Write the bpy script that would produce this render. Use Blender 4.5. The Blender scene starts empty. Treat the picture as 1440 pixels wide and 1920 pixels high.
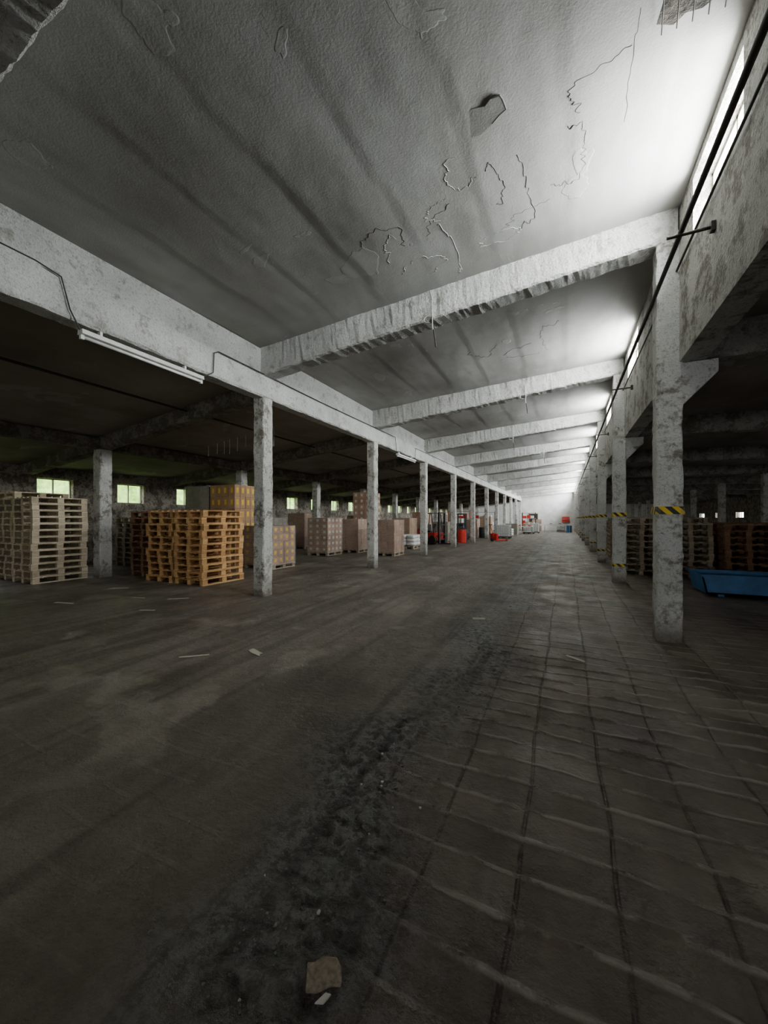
import bpy, math, random
from mathutils import Vector, noise, Matrix
import bmesh
random.seed(7)
S=bpy.context.scene
COL=S.collection
BAY=5.05; Y0=6.2; XL=-5.73; XR=1.22; XLL=-11.6; XOUT=-15.8; YB=-14.0; YE=57.5; XRO=13.5
HW=0.14

# ------------------------------------------------------------ helpers
class MB:
    def __init__(s): s.v=[];s.f=[];s.m=[]
    def box(s,x0,x1,y0,y1,z0,z1,m=0,M=None):
        b=len(s.v)
        p=[(x0,y0,z0),(x1,y0,z0),(x1,y1,z0),(x0,y1,z0),(x0,y0,z1),(x1,y0,z1),(x1,y1,z1),(x0,y1,z1)]
        if M: p=[tuple(M@Vector(q)) for q in p]
        s.v+=p
        for f in ((0,3,2,1),(4,5,6,7),(0,1,5,4),(1,2,6,5),(2,3,7,6),(3,0,4,7)):
            s.f.append(tuple(b+i for i in f)); s.m.append(m)
    def prism(s,poly,axis,a0,a1,m=0):
        b=len(s.v);n=len(poly)
        for a in (a0,a1):
            for p in poly:
                if axis=='x': s.v.append((a,p[0],p[1]))
                elif axis=='y': s.v.append((p[0],a,p[1]))
                else: s.v.append((p[0],p[1],a))
        s.f.append(tuple(b+i for i in range(n)));s.m.append(m)
        s.f.append(tuple(b+n+i for i in reversed(range(n))));s.m.append(m)
        for i in range(n):
            j=(i+1)%n
            s.f.append((b+i,b+n+i,b+n+j,b+j));s.m.append(m)
    def cyl(s,p0,p1,r,m=0,n=12,r1=None):
        p0=Vector(p0);p1=Vector(p1);d=(p1-p0).normalized()
        a=Vector((0,0,1)) if abs(d.z)<.9 else Vector((1,0,0))
        u=d.cross(a).normalized();w=d.cross(u)
        b=len(s.v); r1=r if r1 is None else r1
        for P,R in ((p0,r),(p1,r1)):
            for i in range(n):
                t=2*math.pi*i/n
                s.v.append(tuple(P+u*math.cos(t)*R+w*math.sin(t)*R))
        for i in range(n):
            j=(i+1)%n
            s.f.append((b+i,b+j,b+n+j,b+n+i));s.m.append(m)
        s.f.append(tuple(b+i for i in reversed(range(n))));s.m.append(m)
        s.f.append(tuple(b+n+i for i in range(n)));s.m.append(m)
    def obj(s,name,mats,bevel=0,parent=None,loc=None,smooth=False):
        me=bpy.data.meshes.new(name);me.from_pydata(s.v,[],s.f)
        if not isinstance(mats,(list,tuple)): mats=[mats]
        for m in mats: me.materials.append(m)
        me.polygons.foreach_set('material_index',s.m)
        if smooth: me.polygons.foreach_set('use_smooth',[True]*len(s.f))
        me.update()
        bm=bmesh.new();bm.from_mesh(me);bmesh.ops.recalc_face_normals(bm,faces=bm.faces);bm.to_mesh(me);bm.free()
        o=bpy.data.objects.new(name,me);COL.objects.link(o)
        if bevel:
            md=o.modifiers.new('bevel','BEVEL');md.width=bevel;md.segments=2;md.limit_method='ANGLE'
        if loc: o.location=loc
        if parent: o.parent=parent
        return o

def tube(name,pts,r,mat,cyc=False,parent=None):
    cu=bpy.data.curves.new(name,'CURVE');cu.dimensions='3D';cu.bevel_depth=r;cu.bevel_resolution=2
    sp=cu.splines.new('POLY');sp.points.add(len(pts)-1)
    for i,p in enumerate(pts): sp.points[i].co=(*p,1)
    sp.use_cyclic_u=cyc
    cu.materials.append(mat);o=bpy.data.objects.new(name,cu);COL.objects.link(o)
    if parent:o.parent=parent
    return o

class NT:
    def __init__(s,name):
        s.mat=bpy.data.materials.new(name);s.mat.use_nodes=True
        s.t=s.mat.node_tree;s.n=s.t.nodes;s.bsdf=s.n['Principled BSDF'];s.out=s.n['Material Output']
        s.geo=s.n.new('ShaderNodeNewGeometry')
    def link(s,a,b): s.t.links.new(a,b)
    def noise(s,scale,detail=4,rough=.6,vec=None,dist=0):
        n=s.n.new('ShaderNodeTexNoise');n.inputs['Scale'].default_value=scale;n.inputs['Detail'].default_value=detail
        n.inputs['Roughness'].default_value=rough;n.inputs['Distortion'].default_value=dist
        s.link(vec or s.geo.outputs['Position'],n.inputs['Vector']);return n.outputs['Fac']
    def map(s,scale=(1,1,1),loc=(0,0,0),rot=(0,0,0),vec=None):
        m=s.n.new('ShaderNodeMapping');m.inputs['Scale'].default_value=scale;m.inputs['Location'].default_value=loc;m.inputs['Rotation'].default_value=rot
        s.link(vec or s.geo.outputs['Position'],m.inputs['Vector']);return m.outputs[0]
    def ramp(s,fac,stops):
        r=s.n.new('ShaderNodeValToRGB');e=r.color_ramp.elements
        while len(e)<len(stops): e.new(.5)
        for k,(p,c) in zip(e,stops):
            k.position=p;k.color=(c,c,c,1) if isinstance(c,(int,float)) else (*c,1)
        s.link(fac,r.inputs[0]);return r.outputs[0]
    def mix(s,fac,a,b,mode='MIX'):
        m=s.n.new('ShaderNodeMix');m.data_type='RGBA';m.blend_type=mode
        for v,i in ((fac,0),(a,6),(b,7)):
            if isinstance(v,(int,float)): m.inputs[i].default_value=v if i==0 else (v,v,v,1)
            elif isinstance(v,tuple): m.inputs[i].default_value=(*v,1)
            else: s.link(v,m.inputs[i])
        return m.outputs[2]
    def math(s,op,a,b=0,c=0,clamp=False):
        m=s.n.new('ShaderNodeMath');m.operation=op;m.use_clamp=clamp
        for i,v in enumerate((a,b,c)):
            if isinstance(v,(int,float)): m.inputs[i].default_value=v
            else: s.link(v,m.inputs[i])
        return m.outputs[0]
    def sep(s,vec=None):
        n=s.n.new('ShaderNodeSeparateXYZ');s.link(vec or s.geo.outputs['Position'],n.inputs[0]);return n.outputs
    def bump(s,h,dist=.02,strength=1,prev=None):
        b=s.n.new('ShaderNodeBump');b.inputs['Distance'].default_value=dist;b.inputs['Strength'].default_value=strength
        s.link(h,b.inputs['Height'])
        if prev: s.link(prev,b.inputs['Normal'])
        return b.outputs[0]
    def done(s,col=None,rough=None,normal=None,metal=None,spec=None):
        for v,k in ((col,'Base Color'),(rough,'Roughness'),(normal,'Normal'),(metal,'Metallic'),(spec,'Specular IOR Level')):
            if v is None: continue
            if isinstance(v,(int,float)): s.bsdf.inputs[k].default_value=v
            elif isinstance(v,tuple): s.bsdf.inputs[k].default_value=(*v,1)
            else: s.link(v,s.bsdf.inputs[k])
        return s.mat

def plain(name,c,rough=.6,metal=0,var=.25,scale=6):
    t=NT(name);n=t.noise(scale,3)
    f=t.ramp(n,[(.3,1-var),(.7,1)])
    return t.done(t.mix(1.0,c,f,'MULTIPLY'),rough,metal=metal)

def m_ceiling(name,light,dark,stain,per=.95):
    t=NT(name)
    a=t.ramp(t.noise(.5,4,.6),[(.35,0),(.65,1)])
    c=t.mix(a,light,dark)
    b=t.ramp(t.noise(1.0,5,.6,vec=t.map((1,.3,1))),[(.48,0),(.74,.65)])
    c=t.mix(b,c,stain)
    s=t.sep()
    pl=t.math('FLOOR',t.math('DIVIDE',t.math('ADD',s[0],t.math('MULTIPLY',t.noise(.8,2),.10)),per))
    wn=t.n.new('ShaderNodeTexWhiteNoise');wn.noise_dimensions='1D';t.link(pl,wn.inputs['W'])
    c=t.mix(1,c,t.ramp(wn.outputs['Value'],[(0,.88),(1,1)]),'MULTIPLY')
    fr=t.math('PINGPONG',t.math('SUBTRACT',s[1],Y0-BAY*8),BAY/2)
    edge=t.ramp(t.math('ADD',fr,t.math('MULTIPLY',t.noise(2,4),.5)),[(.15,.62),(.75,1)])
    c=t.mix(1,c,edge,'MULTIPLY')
    fl=t.ramp(t.noise(1.1,4,.5,vec=t.map((1,1,1),(7,2,0)),dist=.4),[(.66,0),(.665,1)])
    c=t.mix(t.math('MULTIPLY',fl,.2),c,(.62,.62,.60))
    fine=t.noise(45,3,.7);mid=t.noise(4,4,.5)
    n=t.bump(mid,.012,.35);n=t.bump(fine,.0035,.7,n);n=t.bump(fl,.004,.6,n)
    return t.done(c,.92,n)
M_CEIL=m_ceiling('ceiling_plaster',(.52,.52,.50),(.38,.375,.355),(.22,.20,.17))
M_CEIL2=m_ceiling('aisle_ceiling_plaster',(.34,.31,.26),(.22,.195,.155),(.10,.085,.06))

def m_white(name,light,dirt,cov=.55,low=False,spm=.5):
    t=NT(name)
    a=t.noise(3.2,6,.68);b=t.noise(14,5,.7)
    k=t.math('ADD',t.math('MULTIPLY',a,.6),t.math('MULTIPLY',b,.4))
    f=t.ramp(k,[(cov-.06,0),(cov+.03,1)])
    c=t.mix(f,light,dirt)
    g=t.ramp(t.noise(1.1,4),[(.3,.72),(.65,1)])
    c=t.mix(1,c,g,'MULTIPLY')
    sp=t.ramp(t.noise(38,4,.75),[(.53,1),(.66,spm)])
    c=t.mix(.85,c,sp,'MULTIPLY')
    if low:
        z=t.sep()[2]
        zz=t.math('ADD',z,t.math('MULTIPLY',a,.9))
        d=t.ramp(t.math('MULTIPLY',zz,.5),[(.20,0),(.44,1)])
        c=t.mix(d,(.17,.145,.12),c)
    n=t.bump(k,.035,1);n=t.bump(t.noise(28,4,.75),.025,.9,n)
    return t.done(c,.9,n)
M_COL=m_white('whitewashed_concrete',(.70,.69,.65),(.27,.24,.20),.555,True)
M_BEAM=m_white('whitewashed_beam',(.70,.70,.67),(.44,.42,.38),.585)
M_BEAMD=m_white('dark_brown_beam',(.24,.215,.17),(.10,.085,.065),.5)  # darker, browner tone for the left-aisle beams and girder
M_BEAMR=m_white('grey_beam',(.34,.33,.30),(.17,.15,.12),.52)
M_WALL=m_white('clerestory_plaster',(.54,.53,.49),(.22,.195,.16),.545)
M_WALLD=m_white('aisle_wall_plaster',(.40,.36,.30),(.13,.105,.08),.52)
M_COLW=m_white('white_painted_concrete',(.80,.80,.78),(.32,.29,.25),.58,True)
M_ENDW=m_white('white_end_wall',(.90,.90,.89),(.70,.68,.64),.62)

BW,RH=.40,.215
def xb(y): return -.82+.16*math.sin(1.7*y+.6)+.08*math.sin(4.3*y+1)+.04*math.sin(11*y)
def warp(x,y): return x+.010*math.sin(2.1*y)+.006*math.sin(7*y+x*3), y+.016*math.sin(1.9*x)+.010*math.sin(6*x+y*2)

def m_floor():
    t=NT('block_paved_floor');P=t.geo.outputs['Position'];s=t.sep();X,Y=s[0],s[1]
    def sn(k,ph,v,add=None):
        a=t.math('ADD',t.math('MULTIPLY',v,k),ph)
        if add: a=t.math('ADD',a,add)
        return t.math('SINE',a)
    XBn=t.math('ADD',t.math('ADD',t.math('MULTIPLY',sn(1.7,.6,Y),.16),-.82),t.math('ADD',t.math('MULTIPLY',sn(4.3,1,Y),.08),t.math('MULTIPLY',sn(11,0,Y),.04)))
    wx=t.math('ADD',X,t.math('ADD',t.math('MULTIPLY',sn(2.1,0,Y),.010),t.math('MULTIPLY',sn(7,0,Y,t.math('MULTIPLY',X,3)),.006)))
    wy=t.math('ADD',Y,t.math('ADD',t.math('MULTIPLY',sn(1.9,0,X),.016),t.math('MULTIPLY',sn(6,0,X,t.math('MULTIPLY',Y,2)),.010)))
    jx=t.math('SUBTRACT',BW/2,t.math('PINGPONG',wx,BW/2))
    jy=t.math('SUBTRACT',RH/2,t.math('PINGPONG',wy,RH/2))
    N3=t.noise(3.5,5,.65);N9=t.noise(9,5,.7)
    lx=t.ramp(t.math('MULTIPLY',jx,20),[(.08,1),(.24,0)])
    ly=t.ramp(t.math('MULTIPLY',jy,20),[(.16,1),(.36,0)])
    wear=t.ramp(N3,[(.40,0),(.52,1)])
    ly=t.math('MULTIPLY',ly,wear);lx=t.math('MULTIPLY',lx,t.ramp(N9,[(.35,.2),(.6,1)]))
    edge=t.math('ADD',t.math('SUBTRACT',X,XBn),t.math('MULTIPLY',t.math('SUBTRACT',N9,.5),.14))
    right=t.ramp(t.math('ADD',edge,.5),[(.48,0),(.52,1)])
    crumb=t.ramp(t.math('ABSOLUTE',t.math('ADD',edge,.20)),[(.12,1),(.60,0)])
    N04=t.noise(.45,4)
    leftb=t.ramp(N04,[(.47,0),(.62,.22)])
    bm=t.math('MAXIMUM',right,leftb)
    wn=t.n.new('ShaderNodeTexWhiteNoise');wn.noise_dimensions='2D'
    cmb=t.n.new('ShaderNodeCombineXYZ')
    t.link(t.math('FLOOR',t.math('ADD',t.math('DIVIDE',wx,BW),.5)),cmb.inputs[0]);t.link(t.math('FLOOR',t.math('ADD',t.math('DIVIDE',wy,RH),.5)),cmb.inputs[1])
    t.link(cmb.outputs[0],wn.inputs['Vector'])
    bv=t.ramp(wn.outputs['Value'],[(0,.6),(1,1)])
    base=t.mix(t.ramp(t.noise(.6,5,.6),[(.3,0),(.7,1)]),(.090,.076,.062),(.180,.154,.125))
    base=t.mix(t.ramp(N9,[(.4,0),(.75,.6)]),base,(.068,.057,.046))
    brick=t.mix(.7,base,(.165,.118,.090));brick=t.mix(.8,brick,bv,'MULTIPLY')
    c=t.mix(bm,base,brick)
    c=t.mix(t.math('MULTIPLY',crumb,t.ramp(t.noise(13,6,.8),[(.44,0),(.54,.85)])),c,(.34,.34,.34))
    dust=t.ramp(t.noise(1.1,5,.7,vec=t.map((1,.2,1))),[(.42,0),(.7,.6)])
    c=t.mix(dust,c,(.235,.205,.165))
    tyre=t.ramp(t.noise(1.0,3,.5,vec=t.map((3.2,.12,1),(0,0,0),(0,0,.10)),dist=.3),[(.50,0),(.56,.5),(.60,.5),(.66,0)])
    c=t.mix(t.math('MULTIPLY',tyre,t.math('SUBTRACT',1,t.math('MULTIPLY',right,.6))),c,(.055,.047,.040))
    pale=t.ramp(t.noise(.9,4,.55,vec=t.map((1,1,1),(9,4,0))),[(.58,0),(.63,.5)])
    c=t.mix(pale,c,(.28,.25,.20))
    c=t.mix(t.ramp(t.noise(.8,5,.6,vec=t.map((1,.6,1),(4,2,0))),[(.50,0),(.64,.5)]),c,(.045,.038,.032))
    c=t.mix(t.math('MULTIPLY',t.math('MULTIPLY',lx,bm),.5),c,(.035,.03,.026))
    c=t.mix(t.math('MULTIPLY',t.math('MULTIPLY',ly,bm),.62),c,(.36,.325,.285))
    r=t.ramp(t.noise(2.0,4,.6),[(.3,.32),(.7,.75)])
    r=t.math('SUBTRACT',r,t.math('MULTIPLY',crumb,.10))
    n=t.bump(N3,.04,.5)
    n=t.bump(t.math('MULTIPLY',t.math('SUBTRACT',ly,t.math('MULTIPLY',lx,.7)),bm),.012,1,n)
    n=t.bump(t.math('MULTIPLY',t.noise(14,6,.75),t.math('ADD',crumb,.14)),.08,1,n)
    n=t.bump(t.noise(70,3,.7),.004,.7,n)
    return t.done(c,r,n,spec=.5)
M_FLOOR=m_floor()

def m_wood(name,a,b,d):
    t=NT(name)
    ri=t.geo.outputs['Random Per Island']
    c=t.ramp(ri,[(0,a),(.5,b),(1,d)])
    g=t.ramp(t.noise(9,4,.7,vec=t.map((1,1,6))),[(.35,.6),(.65,1)])
    return t.done(t.mix(1,c,g,'MULTIPLY'),.8)
M_WL=m_wood('pale_pallet_wood',(.74,.61,.43),(.54,.44,.31),(.86,.73,.54))
M_WO=m_wood('orange_pallet_wood',(.70,.38,.15),(.52,.27,.10),(.84,.52,.22))
M_WR=m_wood('red_brown_pallet_wood',(.28,.135,.07),(.19,.09,.045),(.36,.19,.10))
M_WD=m_wood('weathered_pallet_wood',(.42,.33,.23),(.29,.23,.16),(.54,.43,.31))
def m_carton(name,a,b):
    t=NT(name);c=t.mix(t.geo.outputs['Random Per Island'],a,b)
    g=t.ramp(t.noise(3,3),[(.3,.8),(.7,1)])
    return t.done(t.mix(1,c,g,'MULTIPLY'),.75)
M_CA=m_carton('brown_cardboard',(.36,.21,.11),(.46,.28,.16))
M_CB=m_carton('pinkish_cardboard',(.38,.22,.15),(.50,.31,.22))
M_CG=m_carton('grey_carton',(.22,.19,.15),(.30,.26,.21))
M_YEL=plain('yellow_label',(.85,.52,.05),.6)
M_LW=plain('white_label',(.7,.68,.62),.6)
def m_film():
    t=NT('stretch_film')
    tr=t.n.new('ShaderNodeBsdfTransparent');mx=t.n.new('ShaderNodeMixShader')
    f=t.ramp(t.noise(6,4,.6,vec=t.map((1,1,5))),[(.4,.08),(.7,.35)])
    t.done((.55,.55,.52),.3)
    t.link(f,mx.inputs[0]);t.link(tr.outputs[0],mx.inputs[1]);t.link(t.bsdf.outputs[0],mx.inputs[2]);t.link(mx.outputs[0],t.out.inputs[0])
    return t.mat
M_FILM=m_film()
M_DARK=plain('rusty_iron',(.035,.028,.022),.6,.3)
M_CRACK=plain('broken_plaster_edge',(.15,.145,.135),.9)
M_FLAKE=plain('loose_plaster_edge',(.66,.66,.63),.9)
M_BLACK=plain('black_rubber',(.02,.02,.02),.6)
M_RED=plain('red_paint',(.65,.03,.02),.4)
M_BLUE=plain('blue_paint',(.03,.19,.48),.45,0,.5,3)
M_METAL=plain('galvanised_steel',(.5,.5,.5),.4,.8)
M_LAMPW=plain('lamp_housing_white',(.74,.74,.70),.5)
M_TUBE=plain('fluorescent_tube_glass',(.85,.85,.83),.25)
M_PLAS=plain('white_plastic',(.75,.76,.74),.5,0,.15)
M_PAPER=plain('scrap_paper',(.48,.44,.36),.8)
M_FRAME=plain('window_frame_paint',(.42,.40,.34),.7)
_t=NT('foliage')
M_GREEN=_t.done(_t.mix(_t.ramp(_t.noise(3,5,.7),[(.35,0),(.65,1)]),(.12,.26,.03),(.44,.66,.16)),.8)
def m_hazard():
    t=NT('yellow_black_hazard_tape');s=t.sep()
    k=t.math('ADD',t.math('ADD',s[0],s[1]),s[2])
    f=t.math('GREATER_THAN',t.math('PINGPONG',k,.075),.0375)
    c=t.mix(f,(.02,.02,.02),(.75,.52,.02))
    c=t.mix(t.ramp(t.noise(12,4),[(.55,0),(.7,.5)]),c,(.2,.18,.14))
    return t.done(c,.6)
M_HAZ=m_hazard()

# ------------------------------------------------------------ floor (slab + relief patch in one mesh)
PX0,PX1,PY0,PY1=-2.6,2.2,.5,6.0
b=MB()
b.box(XOUT-.2,PX0,YB,YE,-.2,0);b.box(PX1,XRO+.2,YB,YE,-.2,0);b.box(PX0,PX1,YB,PY0,-.2,0);b.box(PX0,PX1,PY1,YE,-.2,0)
def sm(a,c,x):
    t=min(1,max(0,(x-a)/(c-a)));return t*t*(3-2*t)
def fh(x,y):
    w=sm(PX0,PX0+.5,x)*sm(PX1,PX1-.7,x)*sm(PY0,PY0+.15,y)*sm(PY1,PY1-1.5,y)
    if w<=0: return 0
    n1=noise.noise(Vector((x*9,y*9,0)));n2=noise.noise(Vector((x*24,y*24,2)));n3=noise.noise(Vector((x*2,y*2,5)))
    e=x-xb(y)+.07*n1
    r=sm(-.02,.03,e)
    wx,wy=warp(x,y)
    # joints lie at odd half-multiples, same as in the shader
    dx=abs(((wx/BW)%1)-.5)*BW; dy=abs(((wy/RH)%1)-.5)*RH
    we=sm(-.2,.12,noise.noise(Vector((x*3.0,y*4.5,9)))+.08)
    ridge=math.exp(-(dy/.013)**2)*we*(.020+.012*n1)
    seam=-math.exp(-(dx/.010)**2)*.005
    hr=-.018+ridge+seam+.003*n2+.006*n3
    cz=math.exp(-((e+.18)/.21)**2)
    rb=noise.noise(Vector((x*14,y*14,7)))
    hl=.005*n3+.003*n2-.002 + cz*(.030*max(-.4,rb)+.016*n2)
    return w*(hl*(1-r)+hr*r)
st=.0115;nx=int((PX1-PX0)/st);ny=int((PY1-PY0)/st);o=len(b.v)
for j in range(ny+1):
    y=PY0+(PY1-PY0)*j/ny
    for i in range(nx+1):
        x=PX0+(PX1-PX0)*i/nx;b.v.append((x,y,fh(x,y)))
for j in range(ny):
    for i in range(nx):
        a=o+j*(nx+1)+i;b.f.append((a,a+1,a+nx+2,a+nx+1));b.m.append(0)
me=bpy.data.meshes.new('floor');me.from_pydata(b.v,[],b.f);me.materials.append(M_FLOOR)
me.polygons.foreach_set('use_smooth',[i>=24 for i in range(len(b.f))]);COL.objects.link(bpy.data.objects.new('floor',me))
b=MB();b.box(-45,XOUT-.35,YB-10,YE+10,-.4,-.2);b.obj('grass_ground',M_GREEN)

# ------------------------------------------------------------ ceilings
def zc(x): return 5.10+.07*(x+5.6)
def zceil(x,y,zf=zc,per=.95,amp=.007):
    fy=((y-Y0)/BAY)%1; sag=math.sin(math.pi*fy)**.5 if fy>0 else 0
    ph=(x/per+.10*noise.noise(Vector((y*.3,0,0))))%1
    return zf(x)+amp*ph*sag+ .018*noise.noise(Vector((x*1.0,y*.6,0)))+.004*noise.noise(Vector((x*5,y*4,3)))
def ceil_grid(name,x0,x1,zf,mat,nx,step=.22):
    ny=int((YE-YB)/step);v=[];f=[]
    for j in range(ny+1):
        y=YB+(YE-YB)*j/ny
        for i in range(nx+1):
            x=x0+(x1-x0)*i/nx;v.append((x,y,zceil(x,y,zf)))
    for j in range(ny):
        for i in range(nx):
            a=j*(nx+1)+i;f.append((a,a+nx+1,a+nx+2,a+1))
    me=bpy.data.meshes.new(name);me.from_pydata(v,[],f);me.materials.append(mat)
    me.polygons.foreach_set('use_smooth',[True]*len(f))
    o=bpy.data.objects.new(name,me);COL.objects.link(o)
    md=o.modifiers.new('solid','SOLIDIFY');md.thickness=.15;md.offset=-1
    return o
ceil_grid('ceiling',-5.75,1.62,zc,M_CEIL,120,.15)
zl=lambda x:4.50+.115*(x-XL)
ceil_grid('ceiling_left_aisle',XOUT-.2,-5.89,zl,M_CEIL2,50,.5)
zr=lambda x:4.05-.03*(x-1.6)
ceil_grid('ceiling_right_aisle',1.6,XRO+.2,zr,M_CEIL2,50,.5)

# ------------------------------------------------------------ beams
NB=list(range(-4,11))
def ring_mesh(name,v,n,mat):
    f=[]
    for i in range(n):
        a=i*7
        for k in range(7):
            k2=(k+1)%7;f.append((a+k,a+k2,a+7+k2,a+7+k))
    f.append(tuple(range(7)));f.append(tuple(n*7+k for k in reversed(range(7))))
    me=bpy.data.meshes.new(name);me.from_pydata(v,[],f);me.materials.append(mat)
    bm=bmesh.new();bm.from_mesh(me);bmesh.ops.recalc_face_normals(bm,faces=bm.faces);bm.to_mesh(me);bm.free()
    o=bpy.data.objects.new(name,me);COL.objects.link(o);return o
def rough_beam(name,pb,pt,y,w,mat):
    (xa,zba),(xb_,zbb)=pb;(_,zta),(_,ztb)=pt
    n=max(8,int(abs(xb_-xa)/.06));v=[]
    for i in range(n+1):
        t=i/n;x=xa+(xb_-xa)*t;zb=zba+(zbb-zba)*t;zt=zta+(ztb-zta)*t
        def j(k): return .016*noise.noise(Vector((x*4,y*7+k*3.1,k)))+ .012*noise.noise(Vector((x*14,y+k,k)))
        zm=(zb+zt)/2
        v+=[(x,y-w/2+j(1),zt),(x,y-w/2+j(2),zm),(x,y-w/2+j(3)-.004,zb+.025+j(8)),(x,y-w/2+.025+j(4),zb+j(5)),(x,y+w/2-.025+j(6),zb+j(7)),(x,y+w/2+j(9),zb+.025),(x,y+w/2,zt)]
    return ring_mesh(name,v,n,mat)
for k in NB:
    y=Y0+BAY*k
    rough_beam('roof_beam',((-5.64,4.53),(1.3,5.20)),((-5.64,zc(-5.64)+.03),(1.3,zc(1.3)+.03)),y,.34,M_BEAM)
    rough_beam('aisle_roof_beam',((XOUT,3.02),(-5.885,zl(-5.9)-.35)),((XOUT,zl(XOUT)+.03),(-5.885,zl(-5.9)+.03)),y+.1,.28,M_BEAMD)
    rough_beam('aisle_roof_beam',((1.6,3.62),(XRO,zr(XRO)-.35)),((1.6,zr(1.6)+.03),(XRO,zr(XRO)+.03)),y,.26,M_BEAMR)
def girder(name,x0,x1,z0,z1,mat,step=.10):
    n=int((YE-YB)/step);v=[]
    for i in range(n+1):
        y=YB+.01+(YE-YB-.02)*i/n
        j=lambda k:.016*noise.noise(Vector((y*3,k*3.1,k)))+.012*noise.noise(Vector((y*11,k,k)))
        zm=(z0+z1)/2
        v+=[(x1+j(1)*.3,y,z1),(x1+j(2),y,zm),(x1+j(3),y,z0+.03+j(8)),(x1-.03+j(4),y,z0+j(5)),(x0+.03+j(6),y,z0+j(7)),(x0,y,z0+.03),(x0,y,z1)]
    return ring_mesh(name,v,n,mat)
girder('longitudinal_girder',-5.88,-5.58,4.10,4.58,M_BEAM)
b=MB();b.box(-5.85,-5.64,YB+.01,YE-.01,4.585,5.09);b.obj('girder_upstand',M_BEAM)
girder('aisle_girder',XLL-.13,XLL+.13,3.50,3.80,M_BEAMD,.3)

# ------------------------------------------------------------ columns
def column(name,x,y,hw,z1,mat):
    v=[];f=[];n=int(z1/.08);ch=.02
    base=[(-hw+ch,-hw),(hw-ch,-hw),(hw,-hw+ch),(hw,hw-ch),(hw-ch,hw),(-hw+ch,hw),(-hw,hw-ch),(-hw,-hw+ch)]
    for i in range(n+1):
        z=z1*i/n
        for q,(a,c) in enumerate(base):
            jx=.010*noise.noise(Vector((x*3+a*9,y+c*9,z*3)))+.014*noise.noise(Vector((a*30,c*30+y,z*9)))
            jy=.010*noise.noise(Vector((x*3+a*9+5,y+c*9,z*3)))+.014*noise.noise(Vector((a*30+7,c*30+y,z*9)))
            if z<.25: jx*=1.8;jy*=1.8
            v.append((x+a+jx,y+c+jy,z))
    for i in range(n):
        for q in range(8):
            r=(q+1)%8;f.append((i*8+q,i*8+r,i*8+8+r,i*8+8+q))
    f.append(tuple(reversed(range(8))));f.append(tuple(n*8+q for q in range(8)))
    me=bpy.data.meshes.new(name);me.from_pydata(v,[],f);me.materials.append(mat)
    o=bpy.data.objects.new(name,me);COL.objects.link(o);return o
for k in NB:
    y=Y0+BAY*k
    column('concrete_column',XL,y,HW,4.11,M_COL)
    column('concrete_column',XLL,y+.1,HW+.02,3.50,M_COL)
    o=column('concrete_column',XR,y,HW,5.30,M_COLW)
    c=MB();c.prism([(XR+.10,3.60),(XR+.50,3.60),(XR+.50,3.44),(XR+.14,3.06),(XR+.10,3.06)],'y',y-.13,y+.13)
    co=c.obj('corbel',M_COLW,.012);co.parent=o
    if k<=8:
        h=MB();w=HW+.016;h.box(XR-w,XR+w,y-w,y+w,1.66,1.76)
        ho=h.obj('hazard_band',M_HAZ);ho.parent=o
        if k>=1:
            h=MB();h.box(XR-w,XR+w,y-w,y+w,.42,.49);ho=h.obj('hazard_band_low',M_HAZ);ho.parent=o
    column('concrete_column',7.6,y,HW,3.50,M_COL)

# ------------------------------------------------------------ walls with openings
def wall_y(name,x0,x1,y0,y1,z0,z1,opens,mat,wz0,wz1):
    b=MB()
    b.box(x0,x1,y0,y1,z0,wz0);b.box(x0,x1,y0,y1,wz1,z1)
    p=y0
    for a,c in opens:
        if a>p:b.box(x0,x1,p,a,wz0,wz1)
        p=c
    if p<y1:b.box(x0,x1,p,y1,wz0,wz1)
    return b.obj(name,mat)
WN=[0]
def window(x,ya,yb,z0,z1,nv,nh,t=.035,axis='y'):
    WN[0]+=1
    b=MB()
    def bx(a0,a1,c0,c1):
        if axis=='y': b.box(x-.025,x+.025,a0,a1,c0,c1)
        else: b.box(a0,a1,x-.025,x+.025,c0,c1)
    bx(ya,yb,z0,z0+t);bx(ya,yb,z1-t,z1);bx(ya,ya+t,z0,z1);bx(yb-t,yb,z0,z1)
    for i in range(1,nv):
        yy=ya+(yb-ya)*i/nv;bx(yy-t/2,yy+t/2,z0,z1)
    for i in range(1,nh):
        zz=z0+(z1-z0)*i/nh;bx(ya,yb,zz-t/2,zz+t/2)
    return b.obj('window_%d'%WN[0],M_FRAME)
def alight(x,y,z,sx,sy,power,col,rot):
    L=bpy.data.lights.new('daylight','AREA');L.shape='RECTANGLE';L.size=sx;L.size_y=sy;L.energy=power;L.color=col
    o=bpy.data.objects.new('daylight',L);o.location=(x,y,z);o.rotation_euler=rot;COL.objects.link(o);return o
cops=[(Y0+BAY*k-2.1,Y0+BAY*k-.72) for k in NB if k>=0]
wall_y('wall_clerestory',1.32,1.60,YB,YE,3.61,5.75,cops,M_WALL,4.86,5.48)
for i,(a,c) in enumerate(cops):
    window(1.52,a,c,4.86,5.48,2,1)
    alight(1.58,(a+c)/2,5.17,.62,c-a,(380 if i<6 else 550 if i<8 else 1200),(.95,1.0,.985),(0,math.radians(90),0))
lops=[(7.1+2.525*i-.52,7.1+2.525*i+.52) for i in range(-7,20)]
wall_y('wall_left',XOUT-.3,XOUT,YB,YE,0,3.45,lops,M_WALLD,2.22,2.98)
for a,c in lops: window(XOUT-.2,a,c,2.22,2.98,2,1)
rops=[(1.5+5.05*i,3.2+5.05*i) for i in range(0,11)]
wall_y('wall_right',XRO,XRO+.3,YB,YE,0,4.0,rops,M_WALLD,1.7,2.2)
for a,c in rops: window(XRO+.2,a,c,1.7,2.2,3,1)
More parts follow.
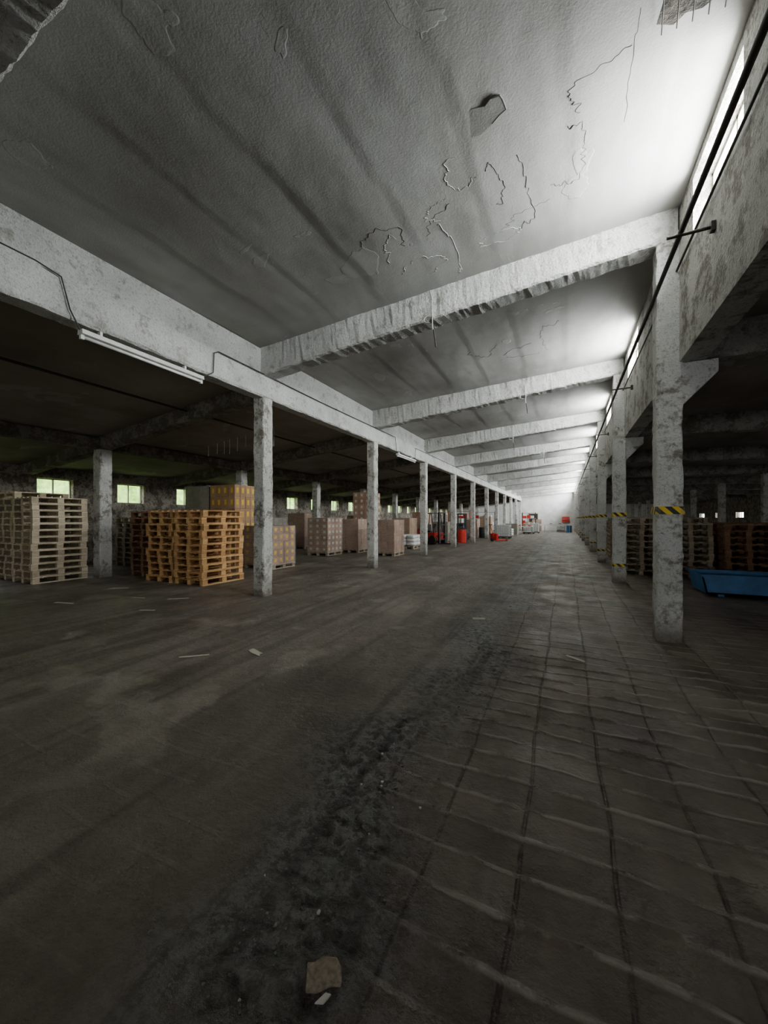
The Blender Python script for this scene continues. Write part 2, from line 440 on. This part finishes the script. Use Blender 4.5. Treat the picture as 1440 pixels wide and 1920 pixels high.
b=MB();bo=[(-12.5,-9.0),(-4.2,-.2),(4.5,9.5)]
b.box(XOUT-.3,XRO+.3,YB-.3,YB,0,1.6);b.box(XOUT-.3,XRO+.3,YB-.3,YB,3.0,3.6);b.box(-5.8,1.6,YB-.3,YB,3.6,5.9);b.box(XOUT-.3,-5.8,YB-.3,YB,3.6,4.7);b.box(1.6,XRO+.3,YB-.3,YB,3.6,4.2)
p=XOUT-.3
for a,c in bo: b.box(p,a,YB-.3,YB,1.6,3.0);p=c
b.box(p,XRO+.3,YB-.3,YB,1.6,3.0);b.obj('wall_back',M_WALLD)
for (a,c),pw in zip(bo,(130,60,110)):
    window(YB-.12,a,c,1.6,3.0,6,2,axis='x')
    alight((a+c)/2,YB-.25,2.3,c-a,1.4,pw,(1,.98,.93),(math.radians(90),0,0))
b=MB();b.box(XL,1.6,YE,YE+.3,0,6.2);b.box(XOUT-.3,XL,YE,YE+.3,0,5);b.box(1.6,XRO+.3,YE,YE+.3,0,5);b.obj('wall_front',M_ENDW)

hv=[];hf=[];ny=160;nz=14
for j in range(ny+1):
    y=-20+95*j/ny
    for i in range(nz+1):
        a=math.pi*i/nz
        r=1+.25*noise.noise(Vector((y*.8,i*.5,0)))+.15*noise.noise(Vector((y*3,i*1.5,4)))
        hv.append((-22+2.0*math.cos(a)*r,y,-.2+5.5*math.sin(a)*r))
for j in range(ny):
    for i in range(nz):
        a=j*(nz+1)+i;hf.append((a,a+1,a+nz+2,a+nz+1))
me=bpy.data.meshes.new('hedge');me.from_pydata(hv,[],hf);me.materials.append(M_GREEN);COL.objects.link(bpy.data.objects.new('hedge',me))

# ------------------------------------------------------------ pipes, lamps, cables
tube('heating_pipe',[(1.10,YB+.1,4.50),(1.04,10,4.48),(1.04,30,4.5),(1.04,YE-.1,4.5)],.026,M_DARK)
tube('conduit',[(1.29,YB+.1,4.79),(1.29,3.0,4.78),(1.29,YE-.1,4.78)],.014,M_DARK)
for k in NB:
    y=Y0+BAY*k-1.45
    if y<YB+.5: continue
    m=MB();m.cyl((.93,y,4.445),(1.318,y,4.445),.016);m.box(1.28,1.318,y-.03,y+.03,4.40,4.49);m.obj('pipe_bracket',M_DARK)
def lamp(y):
    e=bpy.data.objects.new('fluorescent_lamp',None);COL.objects.link(e)
    x=-5.55;z=3.93
    b=MB();b.prism([(x-.05,z+.07),(x+.05,z+.07),(x+.06,z+.01),(x-.06,z+.01)],'y',y,y+1.8)
    b.box(x-.02,x+.02,y,y+.04,z-.05,z+.02);b.box(x-.02,x+.02,y+1.76,y+1.8,z-.05,z+.02)
    for q in (.25,1.5): b.box(x-.09,x-.03,y+q,y+q+.03,z+.05,4.085)
    b.obj('housing',M_LAMPW,parent=e)
    b=MB();b.cyl((x,y+.03,z-.015),(x,y+1.77,z-.015),.021,n=12);b.obj('tube',M_TUBE,parent=e,smooth=True)
lamp(2.75);lamp(12.9)
tube('electric_cable',[(-5.565,YB+1,4.62),(-5.555,0,4.63),(-5.555,2.3,4.60),(-5.55,2.55,4.55),(-5.55,2.64,4.2),(-5.55,2.75,3.99)],.009,M_DARK)
tube('electric_cable',[(-5.55,4.55,3.99),(-5.55,4.78,4.15),(-5.55,4.8,4.50),(-5.55,4.9,4.56),(-5.55,8,4.53),(-5.55,12.7,4.55),(-5.55,12.85,4.0)],.009,M_DARK)
tube('electric_cable',[(-5.55,14.7,4.0),(-5.55,14.8,4.5),(-5.55,30,4.52),(-5.55,50,4.52)],.009,M_DARK)
tube('aisle_pipe',[(-8,YB+.1,4.12),(-8,YE-.1,4.12)],.025,M_DARK)
def hook(x,y,z):
    tube('hanging_wire',[(x,y-.19,z+.28),(x+.01,y-.2,z),(x,y-.17,z-.15),(x+.03,y-.16,z-.3)],.006,M_LAMPW)
    tube('hanging_wire',[(x+.02,y-.17,z-.2),(x+.04,y-.15,z-.36),(x+.05,y-.14,z-.48)],.013,M_DARK)
    tube('hanging_wire',[(x-.05+.09*math.cos(a),y-.19,z-.02+.06*math.sin(a)) for a in [i*.6 for i in range(9)]],.005,M_LAMPW)
hook(-1.97,Y0,4.90);hook(-.98,Y0+BAY,4.95);hook(-1.9,Y0+2*BAY,4.85);hook(-1,Y0+3*BAY,4.9)
for i in range(9):
    x=-10.4+.33*i+random.uniform(-.1,.1);y=Y0+2.6;z=zl(x)
    tube('lime_drip',[(x,y,z+.02),(x+.01,y,z-.15),(x,y,z-random.uniform(.3,.55))],.008,M_LW)

# peeling plaster on the ceiling: thin lifted rims
def peel(cx,cy,rx,ry,a0,a1,seed,r=.006,mat=M_CRACK):
    pts=[];n=60
    for i in range(n+1):
        a=a0+(a1-a0)*i/n
        q=1+.45*noise.noise(Vector((math.cos(a)*1.6+seed,math.sin(a)*1.6,seed)))+.22*noise.noise(Vector((a*6,seed,1)))
        x=cx+rx*q*math.cos(a);y=cy+ry*q*math.sin(a)
        pts.append((x,y,zceil(x,y)+.001))
    tube('ceiling_crack',pts,r*.6,mat)
peel(-2.25,4.75,.32,.28,-2.6,.6,1,.007);peel(-1.95,5.45,.33,.2,-3,1.5,2,.007,M_FLAKE);peel(-.55,4.9,.2,.55,-1.2,1.6,3,.006)
peel(.0,4.6,.25,.32,-1.5,2.2,4,.005);peel(-.75,4.55,.10,.25,-2.0,1.6,5,.006);peel(-1.35,4.6,.2,.15,2,5,6,.006,M_FLAKE)
peel(-.8,5.4,.28,.1,0,6.2,7,.006,M_FLAKE);peel(-1.5,5.3,.1,.5,-1.4,1.4,8,.007,M_FLAKE)
peel(-1.7,8.6,.3,.4,0,4,10,.006);peel(-.8,9.3,.4,.3,1,5,11,.006);peel(.6,4.0,.1,.7,2.4,3.9,12,.005);peel(-.2,8.9,.3,.6,2,5,13,.006)
peel(-2.0,4.9,.3,.3,2.6,4.4,14,.007,M_FLAKE);peel(-1.2,5.0,.5,.4,3.4,4.6,15,.005);peel(-.3,5.3,.4,.2,3,5,16,.005)
peel(-1.0,4.2,.25,.2,1,4.5,22,.006,M_FLAKE);peel(.55,4.0,.45,.25,2.6,4.6,31,.006)
def flake(cx,cy,poly,t,mat,name='plaster_flake'):
    b=MB();P=[(cx+p[0],cy+p[1]) for p in poly];z=zceil(cx,cy)
    b.prism(P,'z',z-t,z+.012);return b.obj(name,mat)
flake(-.74,3.72,[(-.28,-.06),(-.2,-.09),(-.05,-.12),(.06,-.09),(.12,-.13),(.20,-.12),(.24,.02),(.16,.05),(.10,.10),(-.02,.16),(-.12,.15),(-.22,.12)],.008,M_CEIL)
tube('ceiling_crack',[(-.74+x,3.72+y,zceil(-.74,3.72)-.004) for x,y in ((.10,.10),(.17,.05),(.24,.02),(.22,-.08),(.20,-.13))],.006,M_CRACK)
M_SPALL=m_white('spalled_concrete',(.14,.12,.10),(.04,.035,.03),.5)
flake(.90,3.66,[(-.34,-.05),(-.25,-.16),(-.1,-.22),(.05,-.18),(.16,-.25),(.35,-.2),(.36,.05),(.24,.10),(.16,.02),(.06,.07),(-.05,.05),(-.12,.10),(-.24,.04)],.022,M_SPALL,'spalled_patch')
for i in range(5):
    tube('exposed_rebar',[(.66+.10*i,3.42+.02*i,zc(1)-.06),(.70+.10*i,3.75,zc(1)-.065)],.005,M_DARK)

# ------------------------------------------------------------ pallets
def pallet_into(b,x,y,z,L,W,H,m=0,rz=0):
    M=Matrix.Translation((x,y,z))@Matrix.Rotation(rz,4,'Z')
    t=H*.15
    for i in range(3):
        xx=-W/2+ (W-.11)*i/2
        b.box(xx,xx+.11,-L/2,L/2,0,t,m,M)
    for i in range(3):
        for j in range(3):
            xx=-W/2+(W-.11)*i/2;yy=-L/2+(L-.14)*j/2
            b.box(xx+.004,xx+.106,yy,yy+.14,t,H-2*t,m,M)
    for j in range(3):
        yy=-L/2+(L-.14)*j/2
        b.box(-W/2,W/2,yy,yy+.14,H-2*t,H-t,m,M)
    for i in range(5):
        xx=-W/2+(W-.125)*i/4
        b.box(xx,xx+.125,-L/2,L/2,H-t,H-.001,m,M)
PH=.165
def pallet_stack(x0,y0,n,mat,L=1.22,W=.95,jit=.02,H=PH):
    b=MB();cx=x0+W/2;cy=y0+L/2
    for i in range(n):
        pallet_into(b,random.uniform(-jit,jit),random.uniform(-jit,jit),i*H,L,W,H,0,random.uniform(-.015,.015))
    return b.obj('wooden_pallet_stack',mat,loc=(cx,cy,0.001))
pallet_stack(-12.72,4.80,13,M_WL,L=1.2,W=.98);pallet_stack(-13.8,4.85,14,M_WL,L=1.2,W=.98,jit=.03);pallet_stack(-14.9,4.9,12,M_WL,L=1.2,W=.98)
pallet_stack(-8.78,6.40,11,M_WO,L=1.27,W=1.0);pallet_stack(-9.88,6.42,11,M_WO,L=1.27,W=1.0,jit=.03)
pallet_stack(-11.1,6.75,11,M_WR,L=1.27,W=1.0);pallet_stack(-12.9,8.0,10,M_WR);pallet_stack(-14.0,8.0,10,M_WD)
pallet_stack(1.50,13.0,10,M_WD);pallet_stack(2.60,12.9,9,M_WD);pallet_stack(1.6,17.4,10,M_WD)
for i,(x,y,n) in enumerate([(3.7,12.6,9),(4.7,12.7,9),(5.7,12.5,9),(5.9,8.6,8),(3.2,15.5,10),(4.2,15.6,9),(5.2,15.5,9),(1.7,19.5,9),(2.9,19.6,10),(4.2,19,9),(2,23.5,9),(3.2,24,9),(2,29,9),(8.4,12.6,9),(9.5,12.7,9),(8.6,16.5,9),(8.3,9.5,8)]):
    pallet_stack(x,y,n,[M_WR,M_WD,M_WR][i%3],jit=.03)

def cartons(x0,y0,W,L,z0,nl,h,nx,ny,mat,label=None,film=False,pallet=True,name='carton_stack'):
    b=MB();z=z0
    if pallet:
        pallet_into(b,x0+W/2,y0+L/2,z0+.001,L,W,.15,1);z+=.152
    g=.006;bx=W/nx;by=L/ny
    for l in range(nl):
        for i in range(nx):
            for j in range(ny):
                if 0<i<nx-1 and 0<j<ny-1 and l<nl-1: continue
                jx=random.uniform(-.008,.008);jy=random.uniform(-.008,.008)
                xa=x0+i*bx+g+jx;xb_=x0+(i+1)*bx-g+jx;ya=y0+j*by+g+jy;yb=y0+(j+1)*by-g+jy;za=z+l*h+.002;zb=z+(l+1)*h-.003
                b.box(xa,xb_,ya,yb,za,zb,0)
                if label:
                    lw=min(by,bx)*.20;cz=(za+zb)/2+.01;lh=h*.22
                    if i==nx-1: b.box(xb_,xb_+.003,(ya+yb)/2-lw,(ya+yb)/2+lw,cz-lh,cz+lh,2)
                    if j==0: b.box((xa+xb_)/2-lw,(xa+xb_)/2+lw,ya-.003,ya,cz-lh,cz+lh,2)
    if film:
        e=.018;b.box(x0-e,x0+W+e,y0-e,y0+L+e,z-.05,z+nl*h+.012,3)
    b.obj(name,[mat,M_WD,label or mat,M_FILM])
cartons(-10.9,9.25,1.15,1.15,0,7,.39,4,5,M_CA,M_YEL,pallet=False)
cartons(-12.2,9.3,1.2,1.2,0,7,.39,3,3,M_CG,None,True,False)
cartons(-9.5,9.4,1.2,1.1,0,5,.245,4,4,M_CB,M_YEL,True)
cartons(-10.3,13.9,1.05,1.2,0,6,.25,3,4,M_CB,M_LW,True)
cartons(-9.85,15.8,1.05,1.2,0,6,.24,3,4,M_CB,None,True)
cartons(-10.4,18.1,1.05,1.2,0,9,.32,3,4,M_CB,M_LW)
cartons(-7.6,15.0,1.0,1.1,0,6,.235,3,4,M_CB,None,True)
cartons(-13.2,13.5,1.1,1.2,0,6,.25,3,4,M_CG,None,True)
cartons(-13.6,16.6,1.1,1.2,0,7,.25,3,4,M_CB,None,True)
cartons(-9.2,20.6,1.1,1.2,0,6,.25,3,4,M_CA,None,True)
cartons(-13,21.8,1.1,1.2,0,6,.28,3,4,M_CB,None,True)
cartons(-8.2,25,1.1,1.2,0,5,.25,3,4,M_CG,None,True)
cartons(-10.5,27.2,1.1,1.2,0,7,.28,3,4,M_CB,None,False)
cartons(-7.9,33,1.1,1.2,0,5,.28,3,4,M_CB,None,True)
cartons(-5.2,38,1.1,1.2,0,4,.25,3,4,M_CG,None,True)
cartons(-7.8,39,1.1,1.2,0,6,.28,3,4,M_CA,None,True)
cartons(-3.9,53.5,1.1,1.2,0,5,.28,3,4,M_CB,None,True)

# ------------------------------------------------------------ blue trough, machines
b=MB();x0,x1,y0,y1,h=2.55,5.0,10.0,10.95,.44
b.prism([(x0+.08,.06),(x1-.08,.06),(x1,h),(x0,h)],'y',y0,y0+.03)
b.prism([(x0+.08,.06),(x1-.08,.06),(x1,h),(x0,h)],'y',y1-.03,y1)
b.prism([(x0+.08,.06),(x0+.11,.06),(x0+.03,h),(x0,h)],'y',y0,y1)
b.prism([(x1-.11,.06),(x1-.08,.06),(x1,h),(x1-.03,h)],'y',y0,y1)
b.box(x0+.08,x1-.08,y0,y1,.06,.09)
b.box(x0-.02,x1+.02,y0-.03,y0+.01,h-.03,h+.02);b.box(x0-.02,x1+.02,y1-.01,y1+.03,h-.03,h+.02)
for xx in (x0+.3,x1-.4):
    for yy in (y0+.1,y1-.2): b.box(xx,xx+.1,yy,yy+.1,0,.07)
b.obj('blue_steel_trough',M_BLUE)

def forklift(x,y,rz,mat,name='forklift'):
    b=MB()
    b.box(-.5,.5,-.2,1.0,.25,.75,0)
    b.box(-.45,.45,.9,1.3,.3,.95,0)
    b.box(-.3,.3,.35,.75,.75,.85,1);b.box(-.3,.3,.72,.8,.8,1.25,1)
    for sx in (-.45,.45):
        b.cyl((sx,-.1,.75),(sx,.1,1.95),.03,1);b.cyl((sx,1.1,.9),(sx,.95,1.95),.03,1)
        b.cyl((sx-.1,0,.28),(sx+.1,0,.28),.28,1,16);b.cyl((sx-.1,1.05,.24),(sx+.1,1.05,.24),.24,1,16)
    b.box(-.5,.5,.05,1.0,1.93,1.98,1)
    for sx in (-.28,.28):
        b.box(sx-.05,sx+.05,-.42,-.30,.08,2.0,1)
        b.box(sx-.06,sx+.06,-1.4,-.40,.06,.10,1);b.box(sx-.06,sx+.06,-.45,-.41,.06,.6,1)
    for zz in (.3,.6,1.2,1.95): b.box(-.33,.33,-.42,-.36,zz,zz+.07,1)
    b.cyl((0,.1,.75),(0,.22,1.15),.02,1);b.cyl((0,.2,1.14),(0,.24,1.16),.16,1,16)
    o=b.obj(name,[mat,M_BLACK],.015);o.location=(x,y,0.001);o.rotation_euler=(0,0,rz)
forklift(-7.3,23.3,1.2,M_RED);forklift(-7.3,29.4,.4,M_BLUE)
def ptruck(x,y,rz):
    b=MB()
    for sx in (-.2,.2):
        b.box(sx-.08,sx+.08,-1.2,0,.07,.13,0);b.cyl((sx-.04,-1.05,.05),(sx+.04,-1.05,.05),.045,1)
    b.box(-.28,.28,-.05,.15,.07,.55,0);b.cyl((-.08,.25,.1),(.08,.25,.1),.1,1,14)
    b.cyl((0,.2,.45),(0,.45,1.15),.025,0);b.cyl((-.18,.46,1.2),(.18,.46,1.2),.018,1);b.cyl((0,.45,1.1),(-.16,.46,1.2),.015,1);b.cyl((0,.45,1.1),(.16,.46,1.2),.015,1)
    b.cyl((0,.15,.3),(0,.15,.6),.06,0)
    o=b.obj('pallet_truck',[M_RED,M_BLACK],.006);o.location=(x,y,0.001);o.rotation_euler=(0,0,rz)
ptruck(-4.6,28.4,2.6)
def sacks(x,y,n=3,mat=M_PLAS):
    e=bpy.data.objects.new('sack_pile',None);COL.objects.link(e);e.location=(x,y,0)
    b=MB();pallet_into(b,0,0,0.001,1.2,.9,.15);b.obj('base_pallet',M_WD,parent=e)
    for l in range(n):
        for i in range(2):
            for j in range(2):
                me=bpy.data.meshes.new('sack');bm=bmesh.new();bmesh.ops.create_uvsphere(bm,u_segments=20,v_segments=12,radius=1)
                for v in bm.verts:
                    p=v.co;s=lambda a:math.copysign(abs(a)**.55,a)
                    v.co=Vector((s(p.x)*.24,s(p.y)*.31,s(p.z)*.11))*(1+.10*noise.noise(p*2+Vector((i,j,l))))
                bm.to_mesh(me);bm.free();me.materials.append(mat);me.polygons.foreach_set('use_smooth',[True]*len(me.polygons))
                o=bpy.data.objects.new('sack',me);COL.objects.link(o);o.parent=e;o.location=(-.22+.45*i,-.29+.59*j,.265+.19*l)
sacks(-7.7,19.6);sacks(-6.9,36.0);sacks(-4.6,35.2);sacks(-.5,53,4)
def rack(x,y,W=2.2,mat=M_DARK,name='storage_rack'):
    b=MB()
    for xx in (0,W-.06):
        for yy in (0,.7): b.box(xx,xx+.06,yy,yy+.06,0,2.4,0)
    for z in (.15,.9,1.65,2.3): b.box(0,W,0,.76,z,z+.04,1)
    for z in (.19,.94,1.69):
        q=.1
        while q<W-.5:
            w=random.uniform(.25,.5);b.box(q,q+w,.1,.6,z,z+random.uniform(.2,.5),random.choice((2,3,4)));q+=w+.07
    o=b.obj(name,[mat,M_METAL,M_CB,M_RED,M_PLAS]);o.location=(x,y,0)
rack(-10.6,37.5,mat=M_RED);rack(-9.0,42.2,mat=M_BLUE);rack(-4.9,50.5,1.6)
def bench(x,y,L=2.4):
    b=MB();b.box(0,L,0,.8,.78,.84,0)
    for xx in (.05,L-.11):
        for yy in (.05,.69): b.box(xx,xx+.06,yy,yy+.06,0,.78,1)
    b.box(.1,L-.1,.1,.7,.25,.28,0)
    for i in range(4):
        if .45+.5*i<L: b.box(.15+.5*i,.45+.5*i,.2,.5,.842,.95+.12*(i%2),2+i%2)
    o=b.obj('workbench',[M_PLAS,M_METAL,M_RED,M_CA]);o.location=(x,y,0)
bench(-2.4,51);bench(-4.7,42.6,1.6);bench(-6.9,45.2,1.0)
def ibc(x,y):
    e=bpy.data.objects.new('ibc_tank',None);COL.objects.link(e);e.location=(x,y,0)
    b=MB();b.box(-.5,.5,-.5,.5,.16,1.12);b.cyl((0,0,1.12),(0,0,1.18),.12,n=16);b.obj('bottle',M_PLAS,.06,parent=e)
    b=MB()
    for z in (.2,.4,.6,.8,1.0,1.12):
        for s in (-.53,.53):
            b.cyl((-.53,s,z),(.53,s,z),.011,n=6);b.cyl((s,-.53,z),(s,.53,z),.011,n=6)
    for i in range(7):
        q=-.53+1.06*i/6
        for s in (-.53,.53):
            b.cyl((q,s,.14),(q,s,1.12),.011,n=6);b.cyl((s,q,.14),(s,q,1.12),.011,n=6)
    b.obj('cage',M_METAL,parent=e)
    b=MB();pallet_into(b,0,0,0.001,1.1,1.1,.14);b.obj('base_pallet',M_BLACK,parent=e)
ibc(-3.6,44.6);ibc(-3.2,46.5);ibc(-4.6,32.9)
b=MB();b.box(-3.1,1.4,48,48.06,.85,1.0,0)
for xx in (-3,1.0): b.box(xx,xx+.06,48.0,48.06,0,.85,2);b.box(xx-.2,xx+.26,47.8,48.26,0,.05,2)
b.obj('barrier_rail',[M_PLAS,M_RED,M_METAL],loc=(-.6,0,0))
b=MB();b.box(-4.6,-3.5,YE-.06,YE-.002,0,2.3,0);b.box(-4.7,-4.6,YE-.09,YE-.002,0,2.4,1);b.box(-3.5,-3.4,YE-.09,YE-.002,0,2.4,1);b.box(-4.7,-3.4,YE-.09,YE-.002,2.3,2.4,1);b.box(-3.7,-3.62,YE-.12,YE-.05,1.0,1.05,1);b.obj('door_1',[M_DARK,M_FRAME])
b=MB();b.box(-.4,.5,YE-.4,YE-.05,1.2,1.9,0);b.box(-.45,.55,YE-.42,YE-.4,1.52,1.58,1);b.obj('wall_cabinet',[M_RED,M_METAL],.02)
def drum(x,y,m):
    b=MB();b.cyl((0,0,0),(0,0,.88),.29,n=24)
    for z in (.02,.3,.58,.86): b.cyl((0,0,z-.012),(0,0,z+.012),.302,n=24)
    b.obj('steel_drum',m,loc=(x,y,0.012))
for x,y,m in ((-6.6,27.2,M_BLACK),(-6.3,25.6,M_RED),(-4.9,40.2,M_BLUE),(.4,50,M_BLUE),(-6.4,33.2,M_BLACK)): drum(x,y,m)

# ------------------------------------------------------------ debris on the floor
def scrap(x,y,w,l,rz,mat,name='paper_scrap',th=.004):
    b=MB();w2,l2=w/2,l/2
    pts=[(-w2,-l2),(w2*.8,-l2*.9),(w2,-l2*.2),(w2*.85,l2),(-w2*.1,l2*.86),(-w2*.9,l2*.95)]
    pts=[(p[0]*random.uniform(.8,1.1),p[1]*random.uniform(.85,1.1)) for p in pts]
    b.prism(pts,'z',0,th);o=b.obj(name,mat);o.location=(x,y,max(0,fh(x,y))+.004);o.rotation_euler=(random.uniform(-.01,.01),0,rz)
for x,y,w,l,r in ((-3.9,3.1,.05,.34,-.9),(-3.35,3.5,.09,.28,-1.9),(.1,4.9,.05,.28,.9),(-1.25,6.2,.20,.12,.3),(-5.6,1.5,.06,.2,.4),(-7,5.2,.4,.06,.7),(-7.8,4.9,.3,.06,.2),(-2.1,8.1,.12,.06,0),(-6.6,4.3,.3,.05,.4),(-8.6,4.0,.5,.08,.2),(-9.3,5.4,.4,.1,.5)):
    scrap(x,y,w,l,r,M_PAPER)
b=MB();b.prism([(-.065,-.035),(-.03,-.045),(.02,-.038),(.055,-.045),(.062,.0),(.05,.035),(.0,.05),(-.03,.038),(-.055,.042)],'z',0,.016)
b.prism([(-.04,-.07),(-.01,-.078),(.02,-.06),(.0,-.05)],'z',0,.010,1)
o=b.obj('broken_board_piece',[plain('crumbled_board',(.42,.34,.26),.9,0,.6,50),M_LW],.004);o.location=(-.76,1.12,.008);o.rotation_euler=(.06,.04,.7)
pb=MB()
for i in range(440):
    x=-.98+random.gauss(0,.2);y=random.uniform(.7,5.0) if i%2 else random.uniform(.7,2.6);r=random.uniform(.002,.007)*(1 if i%9 else 1.7)
    if abs(x+.76)<.14 and abs(y-1.12)<.14: continue
    m=1 if i%24==0 else 0
    z=fh(x,y);M=Matrix.Translation((x,y,z))@Matrix.Rotation(random.uniform(0,3),4,'Z')
    n=5;poly=[(r*random.uniform(.6,1.2)*math.cos(6.28*q/n),r*random.uniform(.6,1.2)*math.sin(6.28*q/n)) for q in range(n)]
    bb=len(pb.v);pb.prism(poly,'z',0,r*.9,m)
    for q in range(bb,len(pb.v)): pb.v[q]=tuple(M@Vector(pb.v[q]))
pb.obj('gravel_crumbs',[plain('concrete_crumbs',(.24,.235,.22),.9),M_LW])

# ------------------------------------------------------------ world + camera
w=bpy.data.worlds.new('World');S.world=w;w.use_nodes=True
bg=w.node_tree.nodes['Background'];bg.inputs[0].default_value=(.94,.99,1.0,1);bg.inputs[1].default_value=10.0
cam=bpy.data.cameras.new('camera');co=bpy.data.objects.new('camera',cam);COL.objects.link(co)
cam.lens=13.5;cam.sensor_width=36;cam.sensor_fit='AUTO';cam.shift_y=13/1920;cam.clip_start=.05;cam.clip_end=300
co.location=(0,0,1.6);co.rotation_euler=(math.radians(90),0,math.radians(25.28))
S.camera=co
